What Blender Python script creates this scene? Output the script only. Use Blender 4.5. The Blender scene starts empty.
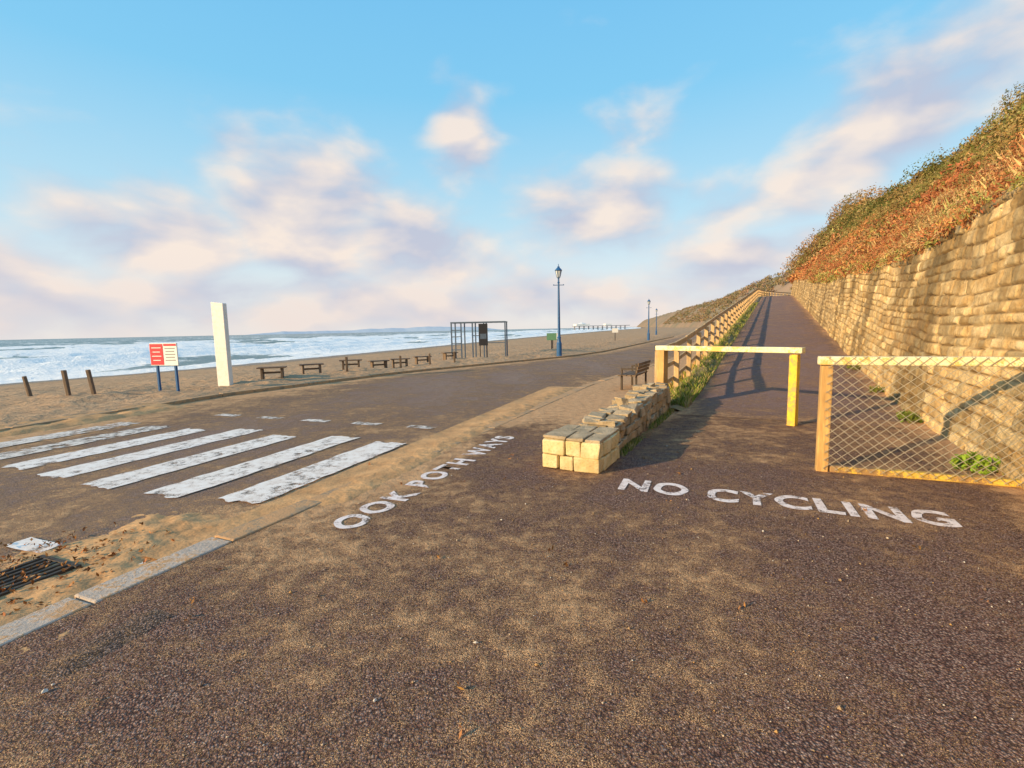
import bpy, math, random
import numpy as np
from mathutils import Vector, Matrix
random.seed(7); rng=np.random.default_rng(7)
scene=bpy.context.scene
R=math.radians
# ------------------------------------------------------------------ noise
def _h(ix,iy,seed):
    n=(ix.astype(np.int64)*374761393+iy.astype(np.int64)*668265263+seed*1442695)&0xffffffff
    n=((n^(n>>13))*1274126177)&0xffffffff
    n=(n^(n>>16))&0xffffffff
    return n/4294967295.0
def vn(x,y,seed=0):
    x=np.asarray(x,float); y=np.asarray(y,float)
    ix=np.floor(x); iy=np.floor(y); fx=x-ix; fy=y-iy
    fx=fx*fx*(3-2*fx); fy=fy*fy*(3-2*fy)
    a=_h(ix,iy,seed);b=_h(ix+1,iy,seed);c=_h(ix,iy+1,seed);d=_h(ix+1,iy+1,seed)
    return (a*(1-fx)+b*fx)*(1-fy)+(c*(1-fx)+d*fx)*fy
def fbm(x,y,seed=0,o=4):
    r=0;a=.5;t=0
    for i in range(o):
        r=r+a*vn(x*2**i+i*7.3,y*2**i-i*3.1,seed+i); t+=a; a*=.5
    return r/t
def sstep(a,b,x):
    t=np.clip((x-a)/(b-a),0,1); return t*t*(3-2*t)
# ------------------------------------------------------------------ mesh helpers
def link(o): scene.collection.objects.link(o); return o
def np_mesh(name,V,F,mat=None,smooth=True,attrs=None,cols=None,parent=None):
    V=np.asarray(V,np.float32).reshape(-1,3); F=np.asarray(F,np.int32); k=F.shape[1]
    me=bpy.data.meshes.new(name)
    me.vertices.add(len(V)); me.vertices.foreach_set('co',V.ravel())
    me.loops.add(F.size); me.loops.foreach_set('vertex_index',F.ravel())
    me.polygons.add(len(F)); me.polygons.foreach_set('loop_start',np.arange(0,F.size,k,dtype=np.int32))
    try: me.polygons.foreach_set('loop_total',np.full(len(F),k,np.int32))
    except Exception: pass
    me.update(calc_edges=True)
    me.polygons.foreach_set('use_smooth',np.full(len(F),smooth))
    for n,a in (attrs or {}).items():
        at=me.attributes.new(n,'FLOAT','POINT'); at.data.foreach_set('value',np.asarray(a,np.float32).ravel())
    for n,a in (cols or {}).items():
        at=me.attributes.new(n,'FLOAT_COLOR','POINT')
        a=np.asarray(a,np.float32).reshape(-1,3); a=np.concatenate([a,np.ones((len(a),1),np.float32)],1)
        at.data.foreach_set('color',a.ravel())
    if mat: me.materials.append(mat)
    me.validate()
    o=link(bpy.data.objects.new(name,me))
    if parent: o.parent=parent
    return o
def grid(name,X,Y,Z,mat,attrs=None,cols=None,smooth=True,flip=False):
    n,m=X.shape; V=np.stack([X,Y,Z],-1).reshape(-1,3)
    i=np.arange(n-1)[:,None]*m+np.arange(m-1)[None,:]
    F=np.stack([i,i+1,i+m+1,i+m],-1).reshape(-1,4)
    if flip: F=F[:,::-1]
    return np_mesh(name,V,F,mat,smooth,attrs,cols)
def empty(name,loc=(0,0,0)):
    o=bpy.data.objects.new(name,None); o.location=loc; o.empty_display_size=.2; return link(o)
class MB:
    def __init__(s): s.v=[]; s.f=[]
    def hexa(s,pts):
        b=len(s.v); s.v+= [tuple(p) for p in pts]
        for f in ((0,3,2,1),(4,5,6,7),(0,1,5,4),(1,2,6,5),(2,3,7,6),(3,0,4,7)): s.f.append([b+i for i in f])
    def box(s,c,size,rz=0,j=0,M=None):
        Rm=M or Matrix.Rotation(rz,3,'Z'); pts=[]
        for z in (-.5,.5):
            for x,y in ((-.5,-.5),(.5,-.5),(.5,.5),(-.5,.5)):
                p=Vector((x*size[0],y*size[1],z*size[2]))
                if j: p+=Vector((random.uniform(-j,j),random.uniform(-j,j),random.uniform(-j,j)))
                pts.append(Rm@p+Vector(c))
        s.hexa(pts)
    def beam(s,a,b,w,h):
        a=Vector(a);b=Vector(b);d=(b-a); L=d.length; d=d/L
        up=Vector((0,0,1)) if abs(d.z)<.95 else Vector((1,0,0))
        sd=d.cross(up).normalized(); up=sd.cross(d)
        M=Matrix((d,sd,up)).transposed()
        s.box((a+b)/2,(L,w,h),M=M)
    def lathe(s,prof,c=(0,0,0),seg=16,rz=0):
        b=len(s.v); n=len(prof)
        for r,z in prof:
            for i in range(seg):
                a=2*math.pi*i/seg+rz; s.v.append((c[0]+r*math.cos(a),c[1]+r*math.sin(a),c[2]+z))
        for k in range(n-1):
            for i in range(seg):
                j=(i+1)%seg; s.f.append([b+k*seg+i,b+k*seg+j,b+(k+1)*seg+j,b+(k+1)*seg+i])
        s.f.append([b+i for i in range(seg)][::-1]); s.f.append([b+(n-1)*seg+i for i in range(seg)])
    def make(s,name,mat,bevel=0,parent=None,seg=2,smooth=False):
        me=bpy.data.meshes.new(name); me.from_pydata(s.v,[],s.f); me.materials.append(mat)
        if smooth:
            for p in me.polygons: p.use_smooth=True
        o=link(bpy.data.objects.new(name,me))
        if bevel:
            m=o.modifiers.new('bevel','BEVEL'); m.width=bevel; m.segments=seg; m.limit_method='ANGLE'; m.angle_limit=R(40)
        if parent:
            o.parent=parent; o.matrix_parent_inverse=Matrix.Translation(-Vector(parent.location))
        return o
# ------------------------------------------------------------------ material helpers
class MT:
    def __init__(s,name,world=False):
        if world: s.m=bpy.data.worlds.new(name)
        else: s.m=bpy.data.materials.new(name)
        s.m.use_nodes=True; s.nt=s.m.node_tree; s.nt.nodes.clear()
        s.out=s.n('ShaderNodeOutputWorld' if world else 'ShaderNodeOutputMaterial')
        if not world:
            s.tc=s.n('ShaderNodeTexCoord').outputs['Object']
    def n(s,t): return s.nt.nodes.new(t)
    def put(s,sock,v):
        if v is None: return
        if isinstance(v,bpy.types.NodeSocket): s.nt.links.new(v,sock)
        else:
            if isinstance(v,(tuple,list)) and sock.type=='RGBA' and len(v)==3: v=tuple(v)+(1,)
            sock.default_value=v
    def ma(s,op,a,b=None,c=None,clamp=False):
        n=s.n('ShaderNodeMath'); n.operation=op; n.use_clamp=clamp
        s.put(n.inputs[0],a)
        if b is not None: s.put(n.inputs[1],b)
        if c is not None: s.put(n.inputs[2],c)
        return n.outputs[0]
    def mix(s,f,a,b,bt='MIX'):
        n=s.n('ShaderNodeMix'); n.data_type='RGBA'; n.blend_type=bt
        s.put(n.inputs[0],f); s.put(n.inputs[6],a); s.put(n.inputs[7],b); return n.outputs[2]
    def noise(s,scale,detail=4,rough=.55,vec=None,dist=0):
        n=s.n('ShaderNodeTexNoise'); s.put(n.inputs['Vector'],vec or s.tc)
        n.inputs['Scale'].default_value=scale; n.inputs['Detail'].default_value=detail; n.inputs['Roughness'].default_value=rough
        n.inputs['Distortion'].default_value=dist
        return n.outputs['Fac']
    def voro(s,scale,feature='F1',vec=None):
        n=s.n('ShaderNodeTexVoronoi'); n.feature=feature; s.put(n.inputs['Vector'],vec or s.tc); n.inputs['Scale'].default_value=scale
        return n.outputs
    def red(s,c):
        n=s.n('ShaderNodeSeparateColor'); s.put(n.inputs[0],c); return n.outputs[0]
    def rng(s,v,a,b,c=0,d=1):
        n=s.n('ShaderNodeMapRange'); n.interpolation_type='SMOOTHSTEP'; s.put(n.inputs[0],v)
        for i,x in enumerate((a,b,c,d)): n.inputs[i+1].default_value=x
        return n.outputs[0]
    def attr(s,name,out='Fac'):
        n=s.n('ShaderNodeAttribute'); n.attribute_name=name; return n.outputs[out]
    def bump(s,h,dist,strength=1,normal=None):
        n=s.n('ShaderNodeBump'); s.put(n.inputs['Height'],h); n.inputs['Distance'].default_value=dist; n.inputs['Strength'].default_value=strength
        if normal is not None: s.put(n.inputs['Normal'],normal)
        return n.outputs[0]
    def scale(s,v):
        n=s.n('ShaderNodeMapping'); s.put(n.inputs[0],s.tc); n.inputs['Scale'].default_value=v; return n.outputs[0]
    def bsdf(s,col,rough=.8,normal=None,metal=0,spec=.3):
        b=s.n('ShaderNodeBsdfPrincipled'); s.put(b.inputs['Base Color'],col); s.put(b.inputs['Roughness'],rough)
        s.put(b.inputs['Metallic'],metal); b.inputs['Specular IOR Level'].default_value=spec
        if normal is not None: s.put(b.inputs['Normal'],normal)
        s.b=b; return b.outputs[0]
    def done(s,sh): s.nt.links.new(sh,s.out.inputs[0]); return s.m

SAND_A=(.74,.45,.235); SAND_B=(.54,.32,.165)
def asphalt(name,c1,c2,thr=.55,w=.22,grit=1.0,contrast=.75):
    m=MT(name); big=m.noise(1.1,4,.62); mid=m.noise(7,4,.65); fine=m.noise(48,3,.7); grain=m.noise(170,1,.6)
    v=m.voro(95); cd=v['Distance']
    base=m.mix(m.rng(big,.3,.7),c1,c2)
    base=m.mix(m.ma('MULTIPLY',m.ma('POWER',m.red(v['Color']),2.2),.9),base,(.52,.37,.30))
    base=m.mix(m.rng(cd,.3,.72,0,contrast),base,(c1[0]*.16,c1[1]*.16,c1[2]*.18))
    v2=m.voro(36)
    spk=m.ma('MULTIPLY',m.rng(v2['Distance'],.06,.17,1,0),m.rng(m.red(v2['Color']),.70,.74))
    base=m.mix(m.ma('MULTIPLY',spk,grit*.9),base,(.80,.66,.52))
    f=m.ma('ADD',m.attr('sand'),m.ma('MULTIPLY',m.ma('SUBTRACT',big,.5),1.35))
    f=m.ma('ADD',f,m.ma('MULTIPLY',m.ma('SUBTRACT',mid,.5),1.1))
    f=m.ma('ADD',f,m.ma('MULTIPLY',m.ma('SUBTRACT',fine,.5),1.1))
    f=m.ma('ADD',f,m.ma('MULTIPLY',m.ma('SUBTRACT',grain,.5),2.2))
    f=m.rng(f,thr-w,thr+w)
    sand=m.mix(m.rng(mid,.3,.7),SAND_B,SAND_A)
    sand=m.mix(m.rng(grain,.35,.65,.5,0),sand,(.26,.135,.07))
    col=m.mix(f,base,sand)
    h=m.ma('ADD',m.ma('MULTIPLY',m.ma('MULTIPLY',cd,-1.3),m.ma('SUBTRACT',1.15,f)),m.ma('MULTIPLY',fine,.9))
    h=m.ma('ADD',h,m.ma('MULTIPLY',m.ma('MULTIPLY',mid,f),4.0))
    return m.done(m.bsdf(col,.9,m.bump(h,.007,.9),spec=.1))
M_pave=asphalt('pavement_asphalt',(.185,.100,.083),(.26,.145,.116),.66,.19)
M_patch=asphalt('patch_asphalt',(.12,.085,.072),(.16,.115,.095),.62,.2,.5)
M_road=asphalt('road_asphalt',(.27,.19,.155),(.36,.265,.21),.64,.22,.4,.5)
M_path=asphalt('path_asphalt',(.23,.145,.14),(.30,.195,.185),.70,.22,.4,.5)
def sandmat(name,a=SAND_A,b=SAND_B,d=.05):
    m=MT(name); n1=m.noise(.35,4,.6); n2=m.noise(3.2,4,.65); n3=m.noise(45,3,.7); vd=m.voro(2.6,'SMOOTH_F1')['Distance']
    c=m.mix(m.rng(n2,.3,.7),b,a); c=m.mix(m.rng(n1,.35,.7,0,.45),c,(.36,.22,.115)); c=m.mix(m.rng(n3,.4,.75,0,.5),c,(.25,.145,.075))
    wet=m.attr('wet'); c=m.mix(wet,c,(.22,.16,.10))
    h=m.ma('ADD',m.ma('ADD',n2,m.ma('MULTIPLY',vd,.6)),m.ma('MULTIPLY',n3,.12))
    return m.done(m.bsdf(c,m.ma('SUBTRACT',.9,m.ma('MULTIPLY',wet,.5)),m.bump(h,d,.9),spec=.2))
M_sand=sandmat('beach_sand',(.60,.40,.235),(.44,.28,.16),d=.18)
M_drift=sandmat('sand_drift',(.72,.42,.19),(.48,.27,.12),d=.035)
def paint(name,col,under,wear=.5,rough=.6,sc=1.0,transparent=False,dirt=(.45,.32,.2),df=.55,big=.5):
    m=MT(name); a=m.noise(9*sc,5,.75); b=m.noise(70*sc,3,.7); g=m.noise(2.2*sc,3,.6)
    w=m.ma('ADD',m.ma('MULTIPLY',a,.6),m.ma('MULTIPLY',b,.4))
    w=m.ma('ADD',w,m.ma('MULTIPLY',m.ma('SUBTRACT',g,.5),big))
    mask=m.rng(w,wear-.05,wear+.05)
    c=m.mix(m.rng(a,.36,.66,0,df),col,dirt); c=m.mix(m.rng(b,.5,.75,0,df),c,dirt)
    nm=m.bump(m.ma('MULTIPLY',mask,-1),.003,.6)
    if transparent:
        s1=m.bsdf(c,rough,nm); t=m.n('ShaderNodeBsdfTransparent').outputs[0]
        x=m.n('ShaderNodeMixShader'); m.put(x.inputs[0],mask); m.nt.links.new(s1,x.inputs[1]); m.nt.links.new(t,x.inputs[2])
        return m.done(x.outputs[0])
    return m.done(m.bsdf(m.mix(mask,c,under),rough,nm))
M_mark=paint('road_paint',(.92,.86,.80),None,.58,transparent=True,dirt=(.62,.46,.35),big=.3)
M_mark2=paint('faded_road_paint',(.80,.72,.64),None,.52,transparent=True,dirt=(.55,.43,.33),big=.3)
M_text=paint('text_paint',(.90,.80,.76),None,.575,transparent=True,dirt=(.62,.46,.38),sc=1.3,big=.35)
M_yel=paint('yellow_paint',(.88,.60,.05),(.55,.36,.16),.56,dirt=(.6,.36,.08))
M_yel2=paint('worn_yellow_paint',(.80,.54,.08),(.36,.22,.10),.48,dirt=(.45,.27,.1))
M_wht=paint('white_paint',(.90,.84,.58),(.75,.52,.14),.54,dirt=(.85,.66,.26))
M_pill=paint('pillar_paint',(.86,.84,.80),(.6,.56,.48),.70,dirt=(.70,.62,.50),df=.4)
def wood(name,a,b):
    m=MT(name); g=m.noise(6,5,.65,vec=m.scale((9,9,.9))); n=m.noise(2.5,3)
    c=m.mix(m.rng(g,.3,.7),a,b); c=m.mix(m.rng(n,.4,.7,0,.4),c,(a[0]*.5,a[1]*.55,a[2]*.6))
    return m.done(m.bsdf(c,.8,m.bump(g,.01,.6)))
M_wood=wood('fence_timber',(.50,.33,.16),(.70,.49,.26))
M_wood2=wood('post_timber',(.52,.30,.11),(.74,.46,.17))
M_dark=wood('dark_timber',(.13,.09,.06),(.22,.15,.10))
def plain(name,col,rough=.6,metal=0,var=.25):
    m=MT(name); n=m.noise(14,4,.65)
    c=m.mix(m.rng(n,.35,.75,0,var*2),col,tuple(x*.45 for x in col))
    return m.done(m.bsdf(c,rough,m.bump(n,.003,.3),metal))
M_blue=plain('blue_painted_iron',(.03,.12,.30),.4)
M_black=plain('black_metal',(.03,.03,.035),.5)
M_steel=plain('galvanised_steel',(.10,.14,.20),.5,.1)
M_wire=plain('fence_wire',(.42,.37,.28),.6,.1)
M_red=plain('red_panel',(.62,.03,.05),.4,var=.1)
M_white=plain('white_panel',(.80,.80,.78),.4,var=.08)
M_grey=plain('grey_print',(.25,.25,.27),.6,var=.1)
M_glass=plain('lantern_glass',(.55,.6,.62),.15,var=.1)
M_green=plain('green_panel',(.14,.30,.18),.5)
M_iron=plain('cast_iron',(.09,.07,.055),.7,.2)
def stone(name,a,b,d,attr=None,sand=0,dark=.5):
    m=MT(name); n=m.noise(5,4,.65); n2=m.noise(38,4,.7); n3=m.noise(1.1,3,.6)
    c=m.mix(m.rng(n,.3,.72),a,b)
    if attr:
        c=m.mix(1.0,c,m.attr('tint','Color'),'MULTIPLY')
        c=m.mix(m.attr('joint'),c,(.15,.09,.045))
    c=m.mix(m.rng(n2,.48,.75,0,.6),c,tuple(x*.38 for x in a))
    c=m.mix(m.rng(n3,.5,.75,0,dark),c,(.28,.17,.08))
    if sand:
        c=m.mix(m.rng(m.ma('ADD',m.ma('MULTIPLY',n,.6),m.ma('MULTIPLY',n2,.4)),.56-sand*.2,.66-sand*.2),c,SAND_B)
    h=m.ma('ADD',n,m.ma('MULTIPLY',n2,.5))
    return m.done(m.bsdf(c,.9,m.bump(h,d,.9),spec=.1))
M_wall=stone('retaining_wall_stone',(.60,.40,.18),(.86,.64,.33),.03,True)
M_pier=stone('pier_stone',(.70,.54,.25),(.86,.73,.44),.014)
M_rub=stone('rubble_stone',(.36,.28,.18),(.56,.44,.29),.022)
M_mort=stone('mortar',(.26,.19,.10),(.34,.25,.15),.02)
M_kerb=stone('kerb_granite',(.44,.37,.31),(.64,.54,.45),.014,sand=.4)
M_kerb2=stone('kerb_sandy',(.32,.24,.16),(.46,.35,.23),.014,sand=.7)
M_soil=stone('hill_soil',(.28,.13,.06),(.34,.19,.085),.06)
M_bank=stone('bank_soil',(.40,.28,.15),(.28,.23,.11),.05)
def leafmat(name):
    m=MT(name); c=m.attr('col','Color')
    d=m.n('ShaderNodeBsdfDiffuse'); m.put(d.inputs[0],c)
    return m.done(d.outputs[0])
M_leaf=leafmat('leaf')
# ------------------------------------------------------------------ frames
C,S=math.cos(R(21)),math.sin(R(21))
def ST(s,t): return (s*C+t*S,-s*S+t*C)           # road frame
_pt=np.arange(-80,300,.25); _th=np.radians(28.5+np.clip(_pt-80,0,95)*.9)
_cx=np.cumsum(np.sin(_th))*.25; _cy=np.cumsum(np.cos(_th))*.25
i0=np.argmin(abs(_pt)); _cx-=_cx[i0]; _cy-=_cy[i0]
def PQ(p,q):
    th=np.interp(p,_pt,_th); return np.interp(p,_pt,_cx)+q*np.cos(th), np.interp(p,_pt,_cy)-q*np.sin(th)
_sl=np.interp(_pt,[9,14,68,84,110],[0,.085,.085,.03,0]); _zz=np.cumsum(_sl)*.25
def zp(p): return np.interp(p,_pt,_zz)
NEAR=np.array([(-40,-95),(-8.1,-12),(-3.6,0),(-2.72,2.4),(-2.2,3.6),(-1.65,4.75),(-.5,7.3),(2.2,13.3),(5,18.2),(8.3,24),(11,29.5),(14.3,38),(22,56),(30,74),(47,110),(118,260),(320,700)],float)
FAR=np.array([(-50,-100),(-15,-9),(-11.2,0),(-9.1,8.3),(-7.9,12.9),(-4.4,19.1),(-.6,23.4),(3.4,27.8),(6,32),(8.3,37),(16,54),(24,71.5),(40,111),(111,262),(312,702)],float)
def smooth_line(P,step=.25):
    d=np.r_[0,np.cumsum(np.hypot(*np.diff(P,axis=0).T))]; u=np.arange(0,d[-1],step)
    x=np.interp(u,d,P[:,0]); y=np.interp(u,d,P[:,1]); k=np.ones(9)/9
    return np.convolve(np.pad(x,4,'edge'),k,'valid'), np.convolve(np.pad(y,4,'edge'),k,'valid')
nx,ny=smooth_line(NEAR); fx_,fy_=smooth_line(FAR)
def Xn(Y): return np.interp(Y,ny,nx)
SH=np.array([(-170,-250),(-105,-100),(-41,38),(-33,54),(-22,95),(-4,167),(92,490),(300,1100),(700,2600),(1500,6000)],float)
def Xs(Y): return np.interp(Y,SH[:,1],SH[:,0])
def Xf(Y): return np.maximum(np.interp(Y,fy_,fx_),Xs(Y)+12)
ZR=-.06
def frac(X,Y):
    xf=Xf(Y); xs=Xs(Y); f=np.clip((xf-X)/(xf-xs),-9,1); return np.where(X<xs,1+(xs-X)/45.,f),xf
def beach_z(X,Y):
    fr,xf=frac(X,Y)
    zb=-2.0*np.clip(fr,0,1)**1.15-np.clip(fr-1,0,8)*1.2
    near=np.clip((xf-X)/3,0,1); edge=np.exp(-((xf-X-3.0)/2.6)**2)
    return zb+((fbm(X*.35,Y*.35,3,5)-.45)*.45*near+(fbm(X*1.6,Y*1.6,9,4)-.5)*.16*near+(fbm(X*.7,Y*.7,12,4)-.38)*.42*edge*near)*np.clip(1.1-fr,0,1)+.04*near
# ------------------------------------------------------------------ ground / beach sheet
th=np.linspace(-math.pi,math.pi,481); r=np.geomspace(.6,9000,320)
T,Rr=np.meshgrid(th,r); X=Rr*np.sin(T); Y=Rr*np.cos(T)
fr,xf=frac(X,Y)
Z=beach_z(X,Y)
Z=np.where(X>xf-.35,-.17,Z)
grid('beach_ground',X,Y,Z,M_sand,attrs={'wet':sstep(.80,.97,fr)})
# ------------------------------------------------------------------ road
Ys=np.r_[np.linspace(-90,-4,60),np.arange(-3.9,45,.12),np.geomspace(45,690,120)]
w=np.linspace(0,1,70)
A=np.stack([Xn(Ys),Ys],1)
Yfarrow=Ys+np.interp(Ys,[-90,0,10,25,60,700],[3.2,3.2,3.4,4.0,3.2,3]); Bp=np.stack([Xf(Yfarrow),Yfarrow],1)
X=A[:,0:1]*(1-w)+Bp[:,0:1]*w; Y=A[:,1:2]*(1-w)+Bp[:,1:2]*w
sF=np.clip((X-Xf(Y)),0,99); sN=np.clip((Xn(Y)-X),0,99)
sand=.45+.75*np.exp(-(sF/1.3)**2)+.42*np.exp(-(sN/1.1)**2)+.36*np.exp(-((X+4.8)**2+(Y-2.6)**2)/5.5)
sand+= (fbm(X*.8,Y*.25,21,4)-.5)*.8
sand=np.where(Y>11,sand-.04,sand)
sand+=.30*np.exp(-(np.clip(X+9.8,0,99)/2.8)**2)
grid('road',X,Y,np.full_like(X,ZR)+.01*np.sin(w*math.pi)[None,:],M_road,attrs={'sand':sand})
# ------------------------------------------------------------------ pavement
Yp=np.r_[np.linspace(-60,-6,30),np.arange(-5.9,42,.1)]
xr=np.where(Yp<9.6,.543*Yp+2.39+.25,.543*Yp-2.16-.1)
xr=np.where(Yp<-3,np.maximum(xr,2.0),xr)
w=np.linspace(0,1,150)
xl=Xn(Yp)+.01; X=xl[:,None]*(1-w)+xr[:,None]*w; Y=np.repeat(Yp[:,None],150,1)
ss=X*C-Y*S; tt=X*S+Y*C; pp=X*.477+Y*.879; qq=X*.879-Y*.477
sand=.50+.18*(fbm(X*.9,Y*.9,5,3)-.5)*2
sand+=.16*np.exp(-((X-.2)**2/3.2+(Y-3.0)**2/1.2))
sand+=.18*np.exp(-((X+1.3)**2/1.5+(Y-4.4)**2/2.5))
sand+=.9*sstep(6.5,9.0,tt)*sstep(-1.2,-1.9,qq)
sand+=.5*np.exp(-((ss+3.05)/.3)**2)*sstep(1.5,4.5,tt)
sand+=.14*sstep(4.5,6.5,pp)*sstep(-1.8,-.8,qq)
sand+=.5*np.exp(-((qq-2.1)/.25)**2)
sand-=.14*np.exp(-((X-2.3)**2+(Y-2.2)**2)/1.8)
sand-=.20*np.exp(-(((X-1.0)/1.6)**2+((Y-4.95)/.7)**2))*(qq>-1.5)
grid('pavement',X,Y,np.zeros_like(X),M_pave,attrs={'sand':sand})
# ------------------------------------------------------------------ footpath
P=np.r_[np.arange(9.0,40,.15),np.arange(40,210,.8)]; Q=np.linspace(-1.5,2.2,40)
PP,QQ=np.meshgrid(P,Q,indexing='ij'); X,Y=PQ(PP,QQ)
sand=.45+.5*np.exp(-((QQ-2.1)/.3)**2)+.45*np.exp(-((QQ+1.5)/.25)**2)+.3*np.exp(-((PP-9)/.8)**2)
grid('footpath',X,Y,zp(PP)+.006,M_path,attrs={'sand':sand},flip=True)
P=np.r_[np.arange(9.3,60,.3),np.arange(60,210,1)]; nb=9
PP,k2=np.meshgrid(P,np.arange(nb),indexing='ij'); base=zp(PP)
fr=np.array([0,.0,.0,.0,.1,.4,.65,.9,1.08])[k2]
off=np.array([0,0,0,0,.05,.3,.5,.8,1.0])[k2]
QQ=np.array([-1.42,-1.6,-1.8,-2.0,-2.0,-2.0,-2.0,-2.0,-2.0])[k2]-off*(.25+base*.55)
X,Y=PQ(PP,QQ); Z=base*(1-fr)+.05*(k2>0)*(fr<.05)+(fbm(PP*2,QQ*5,31,3)-.5)*.1*(k2>0)-.08*(fr>1)
grid('grass_bank',X,Y,Z,M_bank)
# ------------------------------------------------------------------ retaining wall
def Hw(p): return np.interp(p,[-6,8,14,30,80],[3.25,3.2,2.85,2.3,1.95])
rowh=[];z=0
while z<3.8:
    h=random.uniform(.12,.23); rowh.append(z); z+=h
rowh=np.array(rowh+[z])
joints=[np.cumsum(rng.uniform(.18,.55,900))-12 for _ in rowh]
def wall_piece(name,p0,p1,dp,nh,jw):
    P=np.arange(p0,p1+dp,dp); U=np.linspace(0,1,nh); PP,UU=np.meshgrid(P,U,indexing='ij'); H=UU*Hw(PP)
    Hj=H+(fbm(PP*.8,H*.8,40,3)-.5)*.14; Pj=PP+(fbm(PP*2+9,H*3,41,3)-.5)*.14
    ri=np.clip(np.searchsorted(rowh,Hj.ravel(),side='right')-1,0,len(rowh)-2)
    dr=np.minimum(Hj.ravel()-rowh[ri],rowh[ri+1]-Hj.ravel()); pj=Pj.ravel()
    st=np.zeros(len(ri)); dj=np.zeros(len(ri))
    for rr in np.unique(ri):
        m=ri==rr; J=joints[rr]; ii=np.clip(np.searchsorted(J,pj[m],side='right')-1,0,len(J)-2)
        st[m]=ii; dj[m]=np.minimum(pj[m]-J[ii],J[ii+1]-pj[m])
    d=np.minimum(dr,dj)
    hs=_h(st,ri.astype(float),5); hs2=_h(st,ri.astype(float),77); hs3=_h(st,ri.astype(float),99)
    prof=sstep(0,jw*1.1,d)
    disp=(prof*(.015+.045*hs)+ (fbm(pj*9,Hj.ravel()*9,50,4)-.5)*.05*prof+(fbm(pj*.5,Hj.ravel()*.7,51,3)-.5)*.10).reshape(PP.shape)
    Qv=2.12+.12*H-disp; X,Y=PQ(PP,Qv)
    tint=(.58+.66*hs2)[:,None]*np.stack([np.ones_like(hs),.92+.12*hs3,.80+.3*hs3],1)
    st_=sstep(.48,.68,fbm(pj*1.3,Hj.ravel()*.35,55,4)); tint*=(1-.55*st_)[:,None]
    joint=(1-sstep(jw*.2,jw*.9,d))*.7
    return grid(name,X,Y,zp(PP)-.05*(UU<.001)+H,M_wall,attrs={'joint':joint},cols={'tint':tint})
wall=empty('stone_retaining_wall')
a=wall_piece('near_section',-6,24,.024,135,.018); b=wall_piece('far_section',24,200,.12,34,.045)
a.parent=wall; b.parent=wall
# ------------------------------------------------------------------ hillside
def zridge(p): return np.interp(p,[-20,20,30,50,70,85,117,300],[8.3,9.5,10.0,11.2,14.3,17.0,19.8,22])
def hill_z(p,q):
    q0=2.15+.12*Hw(p); z0=zp(p)+Hw(p)-.08
    s=np.clip((q-q0)/(9-q0),0,1); z=z0+(zridge(p)-z0)*(s**.95)
    z=z+np.clip(q-9,0,60)*.12
    return z+(fbm(p*.3,q*.35,60,4)-.5)*1.9*sstep(0,.3,s)
P=np.r_[np.arange(-8,60,.4),np.arange(60,210,1.2)]; SQ=np.r_[np.linspace(0,1,40),np.linspace(1.1,6,12)]
PP,SS=np.meshgrid(P,SQ,indexing='ij'); q0=2.15+.12*Hw(PP); QQ=q0+SS*(9-q0); X,Y=PQ(PP,QQ)
grid('hillside',X,Y,hill_z(PP,QQ),M_soil)
def leaves(name,cx,cy,cz,rad,per,size,col,flat=.75,asp=.4,jit=.25,core=.45):
    n=len(cx); idx=np.repeat(np.arange(n),per); N=len(idx)
    d=rng.normal(size=(N,3)); d[:,2]=np.abs(d[:,2])*.9-.25; d/=np.linalg.norm(d,axis=1)[:,None]
    lump=.7+.5*vn(d[:,0]*2.5+idx*3.7,d[:,1]*2.5+d[:,2]*2,11)
    rr=rad[idx]*(core+(1.02-core)*rng.random(N)**.5)*lump
    c=np.stack([cx,cy,cz],1)[idx]+d*rr[:,None]*np.array([1,1,flat])
    a=rng.normal(size=(N,3)); a[:,2]+=.3; a/=np.linalg.norm(a,axis=1)[:,None]
    b=np.cross(a,rng.normal(size=(N,3))); b/=np.linalg.norm(b,axis=1)[:,None]
    s=size[idx]*rng.uniform(.5,1.4,N)
    a=a*s[:,None]; b=b*(s*asp)[:,None]
    V=np.stack([c-a,c-b*1.0,c+a,c+b],1).reshape(-1,3); F=np.arange(N*4).reshape(-1,4)
    cc=col[idx]*(1+rng.uniform(-jit,jit,(N,1)))*(1+rng.uniform(-.1,.1,(N,3)))
    return np_mesh(name,V,F,M_leaf,False,cols={'col':np.repeat(np.clip(cc,.005,1),4,0)})
ORG=np.array([(.46,.19,.08),(.38,.14,.065),(.50,.25,.10),(.30,.12,.06),(.46,.30,.14),(.40,.17,.08)])
OLV=np.array([(.18,.18,.055),(.24,.20,.07),(.30,.20,.08),(.13,.145,.045),(.32,.25,.10)])
def clumps(n,p0,p1,qa,qb,olive,rad):
    p=rng.uniform(p0,p1,n); u=rng.random(n); q=qa+(qb-qa)*u; q0=2.15+.12*Hw(p); q=np.maximum(q,q0)
    x,y=PQ(p,q); z=hill_z(p,q)
    zone=(q-q0)/(9-q0)+ (fbm(p*.25,q*.5,70,3)-.5)*.9
    isol=(zone>olive)|(rng.random(n)<.08)
    k=np.clip((fbm(p*.45,q*.6,72,3)*1.6-.3)*6,0,5).astype(int)
    k=np.where(rng.random(n)<.3,rng.integers(0,6,n),k)
    c=np.where(isol[:,None],OLV[np.clip(k,0,4)],ORG[k])
    c=c*(.65+.7*fbm(p*1.1,q*1.1,73,3))[:,None]
    r=rng.uniform(rad[0],rad[1],n)*np.where(isol,1.4,1.0)
    return x,y,z+r*.1,r,c
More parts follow.
